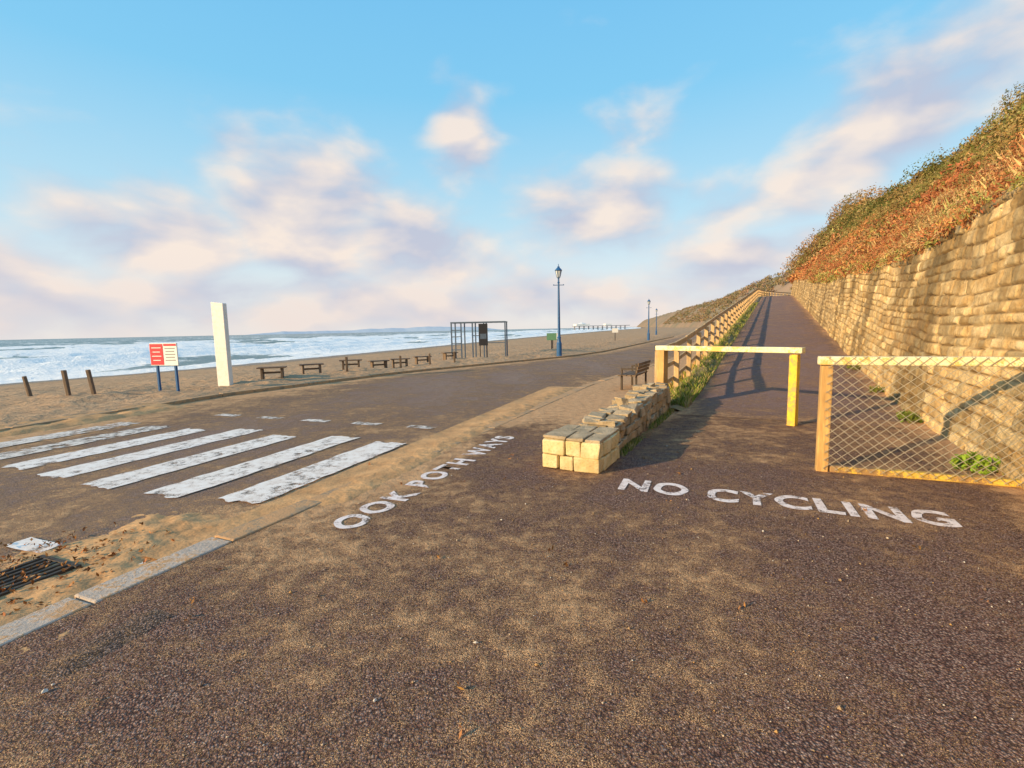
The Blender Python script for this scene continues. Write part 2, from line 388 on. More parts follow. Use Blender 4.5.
x,y,z,rr,c=clumps(2000,2,22,2.4,10,.48,(.14,.40)); leaves('bracken',x,y,z,rr,140,np.full(len(x),.031),c,asp=.3)
x,y,z,rr,c=clumps(1900,20,60,2.4,10,.52,(.25,.65)); leaves('bracken',x,y,z,rr,70,np.full(len(x),.070),c,asp=.35)
x,y,z,rr,c=clumps(1400,58,150,2.4,11,.50,(.5,1.2)); leaves('bracken',x,y,z,rr,45,np.full(len(x),.15),c)
def shrubs(n,p0,p1,q0,q1,ra,rb,per,sz,name='shrub',pal=OLV,up=.25):
    p=rng.uniform(p0,p1,n); q=rng.uniform(q0,q1,n); x,y=PQ(p,q); r_=ra+(rb-ra)*rng.random(n)**2
    leaves(name,x,y,hill_z(p,q)+r_*up,r_,per,np.full(n,sz),pal[rng.integers(0,len(pal),n)]*rng.uniform(.65,1.05,(n,1)),flat=.9,core=.6)
shrubs(110,4,40,7.0,10.5,.35,1.05,440,.045,'hedge')
shrubs(90,38,75,7,10.5,.7,1.5,340,.095,'hedge')
shrubs(60,66,108,3.0,9.5,1.2,2.7,520,.13,'scrub',np.array([(.32,.19,.08),(.25,.17,.07),(.20,.18,.07),(.38,.23,.10)]))
n=340; p=rng.uniform(3,40,n); q=2.12+.12*Hw(p)+.02; x,y=PQ(p,q); rr=rng.uniform(.05,.24,n)*(1+p/40)
cols=np.where(rng.random((n,1))<.5,np.array([[.34,.32,.10]]),ORG[rng.integers(0,6,n)])
leaves('wall_top_plants',x,y,zp(p)+Hw(p)-rng.uniform(-.05,.18,n),rr,85,.028*(1+p/25),cols,flat=1.0,asp=.25)
p=np.array([6.3,6.7,6.5]); x,y=PQ(p,np.full(3,2.42)); leaves('ivy_bush',x,y,np.array([2.6,2.4,2.85]),np.array([.26,.2,.3]),900,np.full(3,.032),np.array([(.22,.10,.05)]*3),flat=1.2)
p=np.array([6.7,6.95,9.6,9.9,12.5,15.5]); x,y=PQ(p,np.full(6,1.97)); leaves('weed',x,y,zp(p)+.04,np.array([.20,.15,.16,.12,.15,.2]),160,np.full(6,.035),np.array([(.22,.33,.04),(.18,.28,.04),(.16,.2,.04),(.16,.2,.04),(.16,.18,.04),(.16,.18,.04)]),flat=.7)
def grass(name,p,q,h,cpal,wd=.006,z=None):
    n=len(p); x,y=PQ(p,q); z=zp(p) if z is None else z; a=rng.uniform(0,6.28,n); lean=rng.uniform(.1,.6,n)*h
    bx=np.cos(a)*wd; by=np.sin(a)*wd; b2=rng.uniform(0,6.28,n)
    V=np.stack([np.stack([x-bx,y-by,z],1),np.stack([x+bx,y+by,z],1),np.stack([x+bx*.6+np.cos(b2)*lean*.4,y+by*.6+np.sin(b2)*lean*.4,z+h*.6],1),np.stack([x+np.cos(b2)*lean,y+np.sin(b2)*lean,z+h],1)],1).reshape(-1,3)
    c=cpal[rng.integers(0,len(cpal),n)]*(1+rng.uniform(-.25,.25,(n,1)))
    np_mesh(name,V,np.arange(n*4).reshape(-1,4),M_leaf,False,cols={'col':np.repeat(c,4,0)})
GP=np.array([(.17,.24,.05),(.24,.30,.06),(.36,.32,.12),(.50,.38,.2),(.12,.18,.035)])
n=15000; p=9.7+rng.random(n)**1.6*45; q=-1.95+.55*rng.random(n)**1.3; grass('grass_verge',p,q,rng.uniform(.05,.20,n)*(.4+vn(p*1.5,q*4,8)),GP,.007)
n=6000; p=9.8+rng.random(n)*50; u=rng.random(n)*.8; q=-2.0-u*(.25+zp(p)*.55); grass('bank_grass',p,q,rng.uniform(.08,.25,n),GP*np.array([1.4,1.0,.9]),.010,zp(p)*(1-u*1.08)-.02)
n=1500; p=5.75+rng.random(n)*4.0; q=-1.66+rng.random(n)**2*.10; grass('wall_foot_grass',p,q,rng.uniform(.02,.09,n)*sstep(.35,.7,vn(p*2.2,q*0,9))+.005,GP,.005)
STR=np.array([(.60,.44,.20),(.50,.32,.14),(.48,.25,.11),(.36,.34,.13)])
n=10000; p=3+rng.random(n)**1.3*38; q0=2.15+.12*Hw(p); q=q0+rng.random(n)**2*1.9; grass('dry_grass',p,q,rng.uniform(.10,.38,n)*(.4+vn(p*1.2,q*2,18)),STR,.007,hill_z(p,q)-.03)
# ------------------------------------------------------------------ fence up the path
mb=MB(); ps=list(np.arange(9.65,150,1.85)); tops=[]
for i,p in enumerate(ps):
    x,y=PQ(p,-1.92); z=float(zp(p)); x=float(x);y=float(y)
    big=.17 if i==0 else .11
    mb.box((x,y,z+.55-.1),(big,big,1.32 if i==0 else 1.24),-R(28.5)+random.uniform(-.05,.05),.006)
    tops.append((x,y,z))
for a_,b_ in zip(tops[:-1],tops[1:]):
    j=lambda: random.uniform(-.014,.014)
    for hz,ww,hh in ((1.10,.05,.13),(.72,.035,.09),(.36,.035,.09)):
        ox,oy=-.073*.879,.073*.477
        mb.beam((a_[0]+ox,a_[1]+oy,a_[2]+hz+j()),(b_[0]+ox,b_[1]+oy,b_[2]+hz+j()),ww,hh)
mb.make('wooden_fence',M_wood,.006)
# ------------------------------------------------------------------ barrier across the path
g=empty('path_barrier',(3.6,8.4,0)); up=Vector((0,0,1))
A1=Vector((2.94,9.33,0)); B1=Vector((4.42,7.47,0)); dr=(B1-A1).normalized(); rz=math.atan2(dr.y,dr.x)
mb=MB(); mb.box(A1+up*.56,(.15,.15,1.14),rz,.004); mb.make('timber_post',M_wood2,.008,g)
mb=MB(); mb.box(B1+up*.55,(.12,.12,1.14),rz,.004); mb.make('yellow_post',M_yel,.008,g)
mb=MB(); mb.beam(A1+up*1.18-dr*.12,B1+up*1.185+dr*.12,.15,.09); mb.make('top_rail',M_wht,.012,g)
# ------------------------------------------------------------------ chain link panel
g=empty('chain_link_barrier',(4.1,4.8,0))
A2=Vector((3.36,5.1,0)); B2=Vector((4.95,4.40,0)); dr=(B2-A2).normalized(); L=(B2-A2).length; rz=math.atan2(dr.y,dr.x)
nrm=Vector((dr.y,-dr.x,0))
mb=MB(); mb.box(A2+up*.57,(.11,.11,1.16),rz,.004); mb.make('left_post',M_wood2,.01,g)
mb=MB(); mb.box(B2+up*.57,(.12,.12,1.16),rz,.004); mb.make('right_post',M_yel,.01,g)
mb=MB(); mb.beam(A2+up*1.2-dr*.08,B2+up*1.2+dr*.06,.12,.09); mb.make('top_rail',M_wht,.012,g)
mb=MB(); mb.beam(A2+up*.03+dr*.07,B2+up*.035-dr*.07,.08,.07); mb.make('bottom_rail',M_yel2,.012,g)
mb=MB(); H0,H1=.03,1.245; sp=.105; hh=H1-H0; off=nrm*.068
def wire(x0,z0,x1,z1,o):
    if x1<x0: x0,z0,x1,z1=x1,z1,x0,z0
    if x1<=0 or x0>=L: return
    if x0<0: t=(0-x0)/(x1-x0); z0+=t*(z1-z0); x0=0
    if x1>L: t=(L-x0)/(x1-x0); z1=z0+t*(z1-z0); x1=L
    # gentle sag / bulge in three segments
    N=4; pts=[]
    for k in range(N+1):
        xx=x0+(x1-x0)*k/N; zz=z0+(z1-z0)*k/N
        b=.022*math.sin(math.pi*min(max(xx/L,0),1))*math.sin(math.pi*(zz-H0)/hh)+.006*math.sin(xx*9+zz*7)
        dx_=.010*math.sin(zz*6+xx*3)*math.sin(math.pi*(zz-H0)/hh)
        pts.append(A2+dr*(xx+dx_)+up*zz+off+nrm*(o+max(b,-.004)))
    for a_,b_ in zip(pts[:-1],pts[1:]):
        if (b_-a_).length>.004: mb.beam(a_,b_,.0046,.0046)
x=-hh*1.3
while x<L+hh:
    jx=random.uniform(-.010,.010)
    wire(x+jx,H0,x+hh*1.15+jx,H1,0); wire(x+hh*1.15+jx,H0,x+jx,H1,.006); x+=sp
mb.make('wire_mesh',M_wire,0,g)
# ------------------------------------------------------------------ stone pier and low wall
def Pq(p,q,z=0):
    x,y=PQ(p,q); return Vector((float(x),float(y),z))
AR=math.radians(90-28.5)
g=empty('low_stone_wall',Pq(5.3,-1.95))
mb=MB(); mb.box(Pq(5.30,-1.95,.16),(.66,.60,.32),AR); mb.box(Pq(7.7,-1.93,.17),(3.9,.26,.40),AR); mb.make('mortar_core',M_mort,0,g)
mb=MB(); z=0
pl,ph,ql,qh=4.93,5.68,-2.30,-1.60
for ci,ch in enumerate((.17,.18)):
    cuts=[-.0,.30,.56,1.0] if ci==0 else [0,.42,.68,1.0]
    for a_,b_ in zip(cuts[:-1],cuts[1:]):
        for (pc,sgn) in ((pl+.06,1),(ph-.06,-1)):
            mb.box(Pq(pc+random.uniform(-.008,.008),ql+(qh-ql)*(a_+b_)/2,z+ch/2),(.15,(qh-ql)*(b_-a_)-.014,ch-.012),AR,.012)
    for a_,b_ in ((.18,.5),(.5,.82)):
        for qc in (ql+.06,qh-.06):
            mb.box(Pq(pl+(ph-pl)*(a_+b_)/2,qc,z+ch/2),((ph-pl)*(b_-a_)-.014,.14,ch-.014),AR,.008)
    z+=ch
mb.make('pier_blocks',M_pier,.014,g)
mb=MB()
for (a0,a1,b0,b1) in ((0,.38,0,.42),(0,.38,.42,.72),(0,.38,.72,1),(.38,.75,0,.3),(.38,.75,.3,.62),(.38,.75,.62,1)):
    mb.box(Pq(pl+(a0+a1)/2,ql+.7*(b0+b1)/2,.360+random.uniform(-.006,.008)),(a1-a0-.015,.7*(b1-b0)-.012,.03),AR,.010)
mb.make('capping_stones',M_rub,.010,g)
mb=MB()
top=lambda p: .37+.025*(p-5.7)
for side in (-2.10,-1.76):
    for row in range(3):
        p=5.74+random.uniform(-.02,.05)
        while p<9.5:
            ln=random.uniform(.14,.36); H=top(p); hh=H/3
            if p+ln>9.55: ln=9.56-p
            mb.box(Pq(p+ln/2,side+random.uniform(-.025,.025),hh*(row+.5)),(max(ln-.02,.03),.14,hh-.012),AR+random.uniform(-.05,.05),.020); p+=ln
p=5.78
while p<9.4:
    ln=random.uniform(.14,.34)
    for sd in (-2.05,-1.83): mb.box(Pq(p+ln/2,sd+random.uniform(-.03,.03),top(p)+random.uniform(-.02,.02)),(ln-.015,random.uniform(.18,.25),random.uniform(.05,.1)),AR+random.uniform(-.15,.15),.028)
    p+=ln
for i in range(9):
    mb.box(Pq(random.uniform(6.6,9.2),-1.95+random.uniform(-.1,.1),top(8)+random.uniform(.03,.08)),(random.uniform(.11,.24),random.uniform(.10,.2),random.uniform(.06,.11)),random.uniform(0,3),.03)
mb.make('rubble_blocks',M_rub,.03,g)
# ------------------------------------------------------------------ kerbs
def kerb(name,P,t0,t1,wid,ztop,side,matf):
    d=np.r_[0,np.cumsum(np.hypot(*np.diff(P,axis=0).T))]
    g=empty(name); mbs={}; u=t0
    while u<t1:
        ln=.914
        a_=[np.interp(u+.004,d,P[:,0]),np.interp(u+.004,d,P[:,1])]; b_=[np.interp(u+ln-.006,d,P[:,0]),np.interp(u+ln-.006,d,P[:,1])]
        a_=Vector((*a_,0));b_=Vector((*b_,0)); dd=(b_-a_).normalized(); nn=Vector((-dd.y,dd.x,0))*side*(wid/2+random.uniform(-.006,.006))
        m=matf(a_.y); mb=mbs.setdefault(m.name,(MB(),m))[0]
        zt=ztop+random.uniform(-.005,.004)
        mb.beam(a_+nn+Vector((0,0,zt-.09)),b_+nn+Vector((0,0,zt-.09+random.uniform(-.004,.004))),wid,.18); u+=ln
    for mb,m in mbs.values(): mb.make('kerb_stones',m,.014,g)
kerb('kerb',NEAR,80,180,.24,.004,1,lambda y: M_kerb if y<3.2 else M_kerb2)
kerb('kerb',FAR,85,190,.2,.03,1,lambda y: M_kerb2)
# ------------------------------------------------------------------ markings
def sheet(name,s0,s1,t0,t1,z,mat,jt=.035):
    n=40; t=np.linspace(t0,t1,n); e=lambda sd:(fbm(t*5,np.full(n,s0*3+sd),33+sd,4)-.5)*jt*2
    sl=s0+e(1); sr=s1+e(5)
    SS=np.stack([sl+(sr-sl)*k for k in np.linspace(0,1,11)],1); TT=np.repeat(t[:,None],11,1)
    endw=(fbm(SS*9,TT*0+s0,44,3)-.5)*.22*min(1,(t1-t0)/1.0)
    TT=TT+endw*np.abs(np.linspace(-1,1,n))[:,None]**6
    X,Y=ST(SS,TT); return grid(name,X,Y,np.full_like(X,z),mat)
g=empty('zebra_crossing')
for i in range(7):
    s=-4.2-1.0*i+random.uniform(-.03,.03); t0=3.28+random.uniform(-.12,.12); t1=5.95+random.uniform(-.14,.14); hw=.26
    o=sheet('stripe_%d'%(i+1),s-hw,s+hw,t0,t1,ZR+.018,M_mark if i<5 else M_mark2); o.parent=g
g=empty('give_way_line')
for i in range(5):
    s=-4.4-1.15*i; o=sheet('dash_%d'%(i+1),s-.28,s+.28,6.95,7.15,ZR+.018,M_mark2); o.parent=g
for i in range(0,3):
    s=-3.85-1.1*i; o=sheet('near_dash_%d'%(i+1),s-.22,s+.22,1.98,2.15,ZR+.018,M_mark); o.parent=g
def ground_text(name,txt,x0,y0,ang,width,height,off=.012,space=1.12):
    cu=bpy.data.curves.new(name,'FONT'); cu.body=txt; cu.size=1; cu.offset=off; cu.space_character=space
    try: cu.fill_mode='FRONT'
    except Exception: pass
    o=link(bpy.data.objects.new('tmp',cu)); dg=bpy.context.evaluated_depsgraph_get()
    me=bpy.data.meshes.new_from_object(o.evaluated_get(dg)); bpy.data.objects.remove(o)
    n=len(me.vertices); v=np.zeros(n*3); me.vertices.foreach_get('co',v); v=v.reshape(-1,3)
    mn=v.min(0); mx=v.max(0); u=(v[:,0]-mn[0])/(mx[0]-mn[0])*width; w_=(v[:,1]-mn[1])/(mx[1]-mn[1])*height
    ca,sa=math.cos(ang),math.sin(ang)
    w_=w_+.014*np.sin(u*5); u=u+.006*np.sin(w_*30+u*3)
    v=np.stack([x0+u*ca-w_*sa,y0+u*sa+w_*ca,np.full(n,.006)],1)
    me.vertices.foreach_set('co',v.ravel()); me.materials.clear(); me.materials.append(M_text); me.update(); me.name=name
    return link(bpy.data.objects.new(name,me))
ground_text('no_cycling_text','NO CYCLING',1.02,4.60,R(-23.8),2.66,.37,.034)
x0,y0=ST(-2.55,3.02); ground_text('look_both_ways_text','OOK BOTH WAYS',x0,y0,R(90-22.0),3.55,.30,.036,1.2)
# ------------------------------------------------------------------ sand drifts
def drift(name,s0,s1,t0,t1,fn,step=.03,z0=ZR,mat=None,base=-.03):
    s=np.arange(s0,s1,step); t=np.arange(t0,t1,step); SS,TT=np.meshgrid(s,t); X=SS*C+TT*S; Y=-SS*S+TT*C
    e=np.minimum(np.minimum(SS-s0,s1-SS)/.35,np.minimum(TT-t0,t1-TT)/.5)
    Z=z0+base+fn(SS,TT)*np.clip(e,0,1)
    grid(name,X,Y,Z,mat or M_drift,attrs={'wet':np.zeros_like(X),'sand':np.full_like(X,.38)})
drift('sand_drift',-6.0,-3.28,-.8,3.3,lambda s,t:(fbm(s*1.6,t*1.6,80,4)*.055+fbm(s*8,t*8,81,5)*.05)*sstep(-6.0,-3.9,s),.022)
drift('sand_drift',-3.95,-3.28,3.0,9.0,lambda s,t:(fbm(s*2,t*2,82,4)*.06+fbm(s*9,t*9,83,4)*.035)*sstep(9,4.5,t),.03)
drift('sand_drift',-12.5,-10.9,-2,8,lambda s,t:(fbm(s*1.0,t*.7,84,4)*.13+fbm(s*5,t*5,85,4)*.06),.06)
drift('sand_drift',-3.85,-2.75,2.2,13,lambda s,t:(fbm(s*1.7,t*1.2,86,4)*.045+fbm(s*8,t*8,87,5)*.030)*np.exp(-((s+3.27)/.30)**2)*sstep(2.2,4,t),.022,z0=0,base=-.026)
drift('sand_drift',-3.55,-2.7,-.5,2.4,lambda s,t:(fbm(s*1.7,t*1.2,88,4)*.04+fbm(s*8,t*8,89,5)*.022)*np.exp(-((s+3.2)/.3)**2),.022,z0=0,base=-.027)
drift('tarmac_patch',-3.12,-2.62,.95,1.95,lambda s,t:(.052+(fbm(s*6,t*6,90,4)-.5)*.03)*np.exp(-((s+2.87)/.2)**4)*np.exp(-((t-1.45)/.45)**4),.02,z0=0,base=-.02,mat=M_patch)
g=empty('drain_grate',(*ST(-4.35,1.72),ZR+.02)); mb=MB(); c0=Vector((*ST(-4.35,1.72),ZR+.022))
for i in range(7):
    o=(i-3)*.065; q=Vector((o*C,-o*S,0)); dv=Vector((S,C,0))*.21; mb.beam(c0+q-dv,c0+q+dv,.03,.03)
for sgn in (-1,1):
    q=Vector((S,C,0))*.225*sgn; dv=Vector((C,-S,0))*.24; mb.beam(c0+q-dv,c0+q+dv,.035,.035)
mb.make('iron_bars',M_iron,.004,g)
# pebbles / shells / debris
n=3200; X=rng.uniform(-3.2,3.6,n); Y=rng.uniform(.9,7.5,n)
s_=X*C-Y*S; q_=X*.879-Y*.477; ok=(s_>-3.0)&(q_<2.0); X=X[ok];Y=Y[ok]; n=len(X)
sz=rng.uniform(.002,.006,n)*(1+(rng.random(n)<.05)*1.3); o6=np.array([(1,0,0),(0,1,0),(-1,0,0),(0,-1,0),(0,0,.7),(0,0,-.7)])
V=(np.stack([X,Y,sz*.5],1)[:,None,:]+o6[None]*sz[:,None,None]*rng.uniform(.6,1.3,(n,6,1))).reshape(-1,3)
F=np.array([(0,1,4),(1,2,4),(2,3,4),(3,0,4),(1,0,5),(2,1,5),(3,2,5),(0,3,5)]); F=(F[None]+np.arange(n)[:,None,None]*6).reshape(-1,3)
pc=np.array([(.6,.48,.34),(.4,.27,.15),(.2,.14,.1),(.6,.55,.48),(.5,.3,.12)])[rng.integers(0,5,n)]
np_mesh('pebbles',V,F,M_leaf,False,cols={'col':np.repeat(pc,6,0)})
n=240; X=np.r_[rng.normal(-3.5,.5,n),rng.uniform(-2,3,26)]; Y=np.r_[rng.normal(3.2,.35,n),rng.uniform(1.5,6,26)]; n=len(X)
zz=np.where(X*C-Y*S<-3.1,ZR+.045,.012)
leaves('dead_leaves',X,Y,zz,np.full(n,.03),3,np.full(n,.018),np.array([(.42,.2,.08)]*n)*rng.uniform(.4,1.2,(n,1)),flat=.15)
# ------------------------------------------------------------------ beach furniture
def gzn(x,y): return float(beach_z(np.array([float(x)]),np.array([float(y)]))[0])
for (x,y,h) in ((-14.8,14.6,.60),(-12.2,13.1,.70),(-11.25,12.8,.66)):
    mb=MB(); z=gzn(x,y); zt=max(z,-.15)+h; M=Matrix.Rotation(random.uniform(-.08,.08),3,'X')@Matrix.Rotation(-.12,3,'Y')
    mb.box((x,y,(z-.25+zt)/2),(.085,.085,zt-z+.25),M=M,j=.008); mb.make('timber_post',M_dark,.012)
sx,sy=-10.0,13.85; z=gzn(sx,sy); g=empty('beach_safety_sign',(sx,sy,z)); fa=R(-14); dx=Vector((math.cos(fa),math.sin(fa),0)); nf=Vector((math.sin(fa),-math.cos(fa),0)); c0=Vector((sx,sy,0))
mb=MB()
for o in (-.33,.33): mb.box(c0+dx*o-nf*.045+Vector((0,0,.5)),(.06,.06,1.75),fa)
mb.make('posts',M_blue,.005,g)
mb=MB(); mb.box(c0+Vector((0,0,1.09)),(.98,.03,.64),fa); mb.make('panel',M_white,.004,g)
mb=MB(); mb.box(c0-dx*.24+nf*.018+Vector((0,0,1.09)),(.47,.008,.60),fa); mb.box(c0+dx*.25+nf*.018+Vector((0,0,1.36)),(.44,.008,.06),fa); mb.make('red_header',M_red,0,g)
mb=MB()
for i in range(5): mb.box(c0+dx*.24+nf*.019+Vector((0,0,1.26-i*.085)),(.36-.05*(i%2),.006,.025),fa)
mb.make('printed_lines',M_grey,0,g)
mb=MB()
for i in range(4): mb.box(c0-dx*.24+nf*.0245+Vector((0,0,1.28-i*.12)),(.34-.07*(i%2),.004,.022),fa)
mb.make('white_lettering',M_white,0,g)
px,py=-9.38,15.65; z=gzn(px,py); mb=MB(); th_=R(-8); Mz=Matrix.Rotation(th_,3,'Z'); pts=[]; ztp=2.62
for zz_ in (0,1):
    for ax,ay in ((-.21,-.09),(.21,-.09),(.21,.09),(-.21,.09)):
        top_=ztp+(.05 if ax<0 else 0); pts.append(Mz@Vector((ax,ay,0))+Vector((px,py,(top_ if zz_>0 else z-.3))))
mb.hexa(pts); g=empty('white_marker_pillar',(px,py,z)); mb.make('shaft',M_pill,.012,g)
mb=MB(); mb.box((px,py,z-.02),(.5,.32,.1),th_); mb.make('plinth',M_kerb,.012,g)
for (x,y,rz) in ((-8.45,16.9,.3),(-8.1,19.4,.5),(-6.9,20.6,.25),(-6.2,22.4,.6),(-5.4,23.2,.4),(-4.7,25.3,.5),(-3.5,27.2,.7)):
    z=gzn(x,y); g=empty('beach_bench',(x,y,z)); mb=MB(); Rz=Matrix.Rotation(rz,3,'Z')
    for o in (-.14,0,.14): mb.box(Vector((x,y,z+.38))+Rz@Vector((0,o,0)),(.92,.125,.045),rz)
    mb.make('seat_planks',M_dark,.006,g); mb=MB()
    for o in (-.32,.32):
        mb.box(Vector((x,y,z+.10))+Rz@Vector((o,0,0)),(.07,.30,.51),rz)
    mb.box(Vector((x,y,z+.2)),(.6,.05,.07),rz)
    mb.make('legs',M_dark,.006,g)
for (x,y) in ((-6.6,19.2),(-5.0,21.6),(-3.9,22.9),(-2.9,24.4)):
    z=gzn(x,y); mb=MB(); mb.box((x,y,z+.22),(.09,.09,.7),.2,.008); mb.make('timber_post',M_dark,.012)
gx,gy=-2.0,29.5; z=gzn(gx,gy); g=empty('outdoor_gym_frame',(gx,gy,z)); mb=MB(); ra=R(-4); dx=Vector((math.cos(ra),math.sin(ra),0)); dy=Vector((-dx.y,dx.x,0)); c0=Vector((gx,gy,z))
for i,o in enumerate((-1.65,-1.05,-.35,.35,1.65)):
    for dd in (0,1.3):
        a_=c0+dx*o+dy*dd; mb.beam(a_-up*.5,a_+up*2.2,.08,.08)
for dd in (0,1.3): mb.beam(c0-dx*1.7+dy*dd+up*2.16,c0+dx*1.7+dy*dd+up*2.16,.08,.08)
for i in range(11): o=-1.65+i*.33; mb.beam(c0+dx*o+up*2.14,c0+dx*o+dy*1.3+up*2.14,.05,.05)
for hh_ in (.5,.9,1.3,1.7): mb.beam(c0-dx*1.65+up*hh_,c0-dx*1.05+up*hh_,.05,.05)
mb.make('steel_frame',M_steel,0,g)
mb=MB(); mb.beam(c0-dx*.35+up*1.35,c0+dx*.35+up*1.35,.05,.05); mb.beam(c0+dx*.35+up*.9,c0+dx*1.65+up*.9,.05,.05); mb.make('bars',M_steel,0,g)
bx,by=-1.6,27.8; z=gzn(bx,by); g=empty('information_board',(bx,by,z)); mb=MB(); mb.box((bx,by,z+1.45),(.52,.06,1.25),0); mb.box((bx-.2,by+.06,z+.7),(.05,.05,2.1),0); mb.box((bx+.2,by+.06,z+.7),(.05,.05,2.1),0); mb.make('board_and_posts',M_black,.005,g)
mb=MB(); mb.box((bx,by-.036,z+1.35),(.36,.008,.3),0); mb.make('poster',M_steel,0,g)
def lamp(x,y,H=5.0):
    g=empty('street_lamp',(x,y,0)); k=H/5.0
    mb=MB(); mb.lathe([(.17,-.3),(.17,.02),(.15,.05),(.15,.75),(.12,.80),(.105,.9),(.10,1.05),(.12,1.08),(.085,1.14),(.075,1.6),(.07,2.4),(.06,3.3),(.05,4.05*k),(.075,4.08*k),(.05,4.13*k),(.045,4.3*k),(.09,4.36*k)],(x,y,.0),16)
    mb.beam((x-.28,y,3.95*k),(x+.28,y,3.95*k),.035,.035); mb.lathe([(.03,0),(.03,.06)],(x-.28,y,3.93*k),8); mb.lathe([(.03,0),(.03,.06)],(x+.28,y,3.93*k),8)
    for i in range(6):
        a_=i*math.pi/3; mb.beam((x+.095*math.cos(a_),y+.095*math.sin(a_),4.36*k),(x+.18*math.cos(a_),y+.18*math.sin(a_),4.74*k),.018,.018)
    mb.lathe([(.20,4.73*k),(.21,4.76*k),(.12,4.86*k),(.07,4.9*k),(.07,4.95*k),(.02,4.98*k),(.015,5.1*k)],(x,y,0),12)
    mb.make('column_and_frame',M_blue,0,g)
    mb=MB(); mb.lathe([(.085,4.37*k),(.17,4.725*k)],(x,y,0),6); mb.make('lantern_glass',M_glass,0,g)
lamp(2.75,27.6,5.1); lamp(16.4,57.5,4.8); lamp(26.5,88,4.8)
def sign2(name,x,y,h,w_,mat):
    z=gzn(x,y); g=empty(name,(x,y,z)); mb=MB(); mb.box((x,y,z+h/2-.1),(.07,.07,h+.2),0); mb.make('post',M_black,0,g)
    mb=MB(); mb.box((x,y-.06,z+h-.25),(w_,.04,.5),0); mb.make('panel',mat,.004,g)
sign2('promenade_sign',2.9,34.5,1.1,.7,M_green); sign2('promenade_sign',3.5,40.5,1.3,1.0,M_white)
sign2('promenade_sign',12.3,57,1.6,.7,M_white)
x,y=PQ(12.6,-3.2); x=float(x);y=float(y); g=empty('park_bench',(x,y,0)); rz=AR; Rz=Matrix.Rotation(rz,3,'Z'); mb=MB(); c0=Vector((x,y,-.02))
for i,o in enumerate((-.18,-.06,.06,.18)): mb.box(c0+Rz@Vector((0,o,.40)),(1.3,.1,.035),rz)
mb.make('seat',M_dark,.004,g); mb=MB()
for i in range(3): mb.box(c0+Rz@Vector((0,-.25-.02*i,.50+.09*i)),(1.3,.03,.07),rz)
mb.make('backrest',M_dark,.004,g); mb=MB()
for o in (-.52,.52):
    mb.box(c0+Rz@Vector((o,.16,.18)),(.05,.05,.40),rz); mb.box(c0+Rz@Vector((o,-.21,.34)),(.05,.045,.72),rz); mb.box(c0+Rz@Vector((o,.0,.56)),(.05,.36,.04),rz); mb.box(c0+Rz@Vector((o,.155,.465)),(.04,.04,.15),rz)
mb.make('legs',M_iron,.004,g)
# ------------------------------------------------------------------ sea
th=np.radians(np.linspace(-125,40,640)); r=np.geomspace(24,26000,580); T,Rr=np.meshgrid(th,r); X=Rr*np.sin(T);Y=Rr*np.cos(T)
sd=(Xs(Y)-X)*.93
wob=(fbm(Y*.02,X*.02,90,3)-.5)*16
f=np.zeros_like(X); zc=np.zeros_like(X)
for i,(c_,wd,am) in enumerate(((3,2.2,.12),(11,2.4,.5),(22,2.8,.8),(36,3.2,1.0),(54,3.6,1.0),(76,4,.95),(105,5,.9),(140,6,.9),(185,7,.9))):
    dd=sd+wob-c_; al=sstep(.22,.52,vn(Y*.04+i*9,X*.01+i,91))
    zc+=am*np.exp(-(dd/wd)**2)*(.3+.7*al)
    f+=al*np.where(dd<0,np.exp(-(dd/(wd*2.7))**2),np.exp(-(dd/(wd*.6))**2))*(1.35-.07*i)
f+=.9*np.exp(-((sd-1)/5)**2)
f+=.30*sstep(60,10,sd)
cap=sstep(.57,.67,fbm(X*.20,Y*.06,95,4))*sstep(9000,200,Rr)*1.0; f+=cap
zc+=(fbm(X*.22,Y*.22,93,4)-.5)*.6*sstep(0,30,sd)*sstep(1500,100,Rr)+(fbm(X*.9,Y*.9,94,3)-.5)*.16*sstep(600,100,Rr)
Z=-2.0+zc*sstep(-3,6,sd)
ms=MT('sea_water'); fo=ms.attr('foam'); n1=ms.noise(.55,4,.7); n2=ms.noise(3.5,4,.7); n3=ms.noise(.06,3,.6)
fm=ms.rng(ms.ma('ADD',fo,ms.ma('MULTIPLY',ms.ma('SUBTRACT',ms.ma('ADD',n1,ms.ma('MULTIPLY',n2,.5)),.75),1.3)),.46,.68)
wc=ms.mix(ms.rng(n3,.35,.65),(.055,.14,.15),(.11,.20,.19)); wc=ms.mix(ms.rng(fo,.05,.8,0,.5),wc,(.27,.32,.28))
M_sea=ms.done(ms.bsdf(ms.mix(fm,wc,(.95,.93,.90)),ms.ma('ADD',.3,ms.ma('MULTIPLY',fm,.6)),ms.bump(ms.ma('ADD',n1,ms.ma('MULTIPLY',n2,.4)),.5,.8),spec=.3))
grid('sea',X,Y,Z,M_sea,attrs={'foam':f})
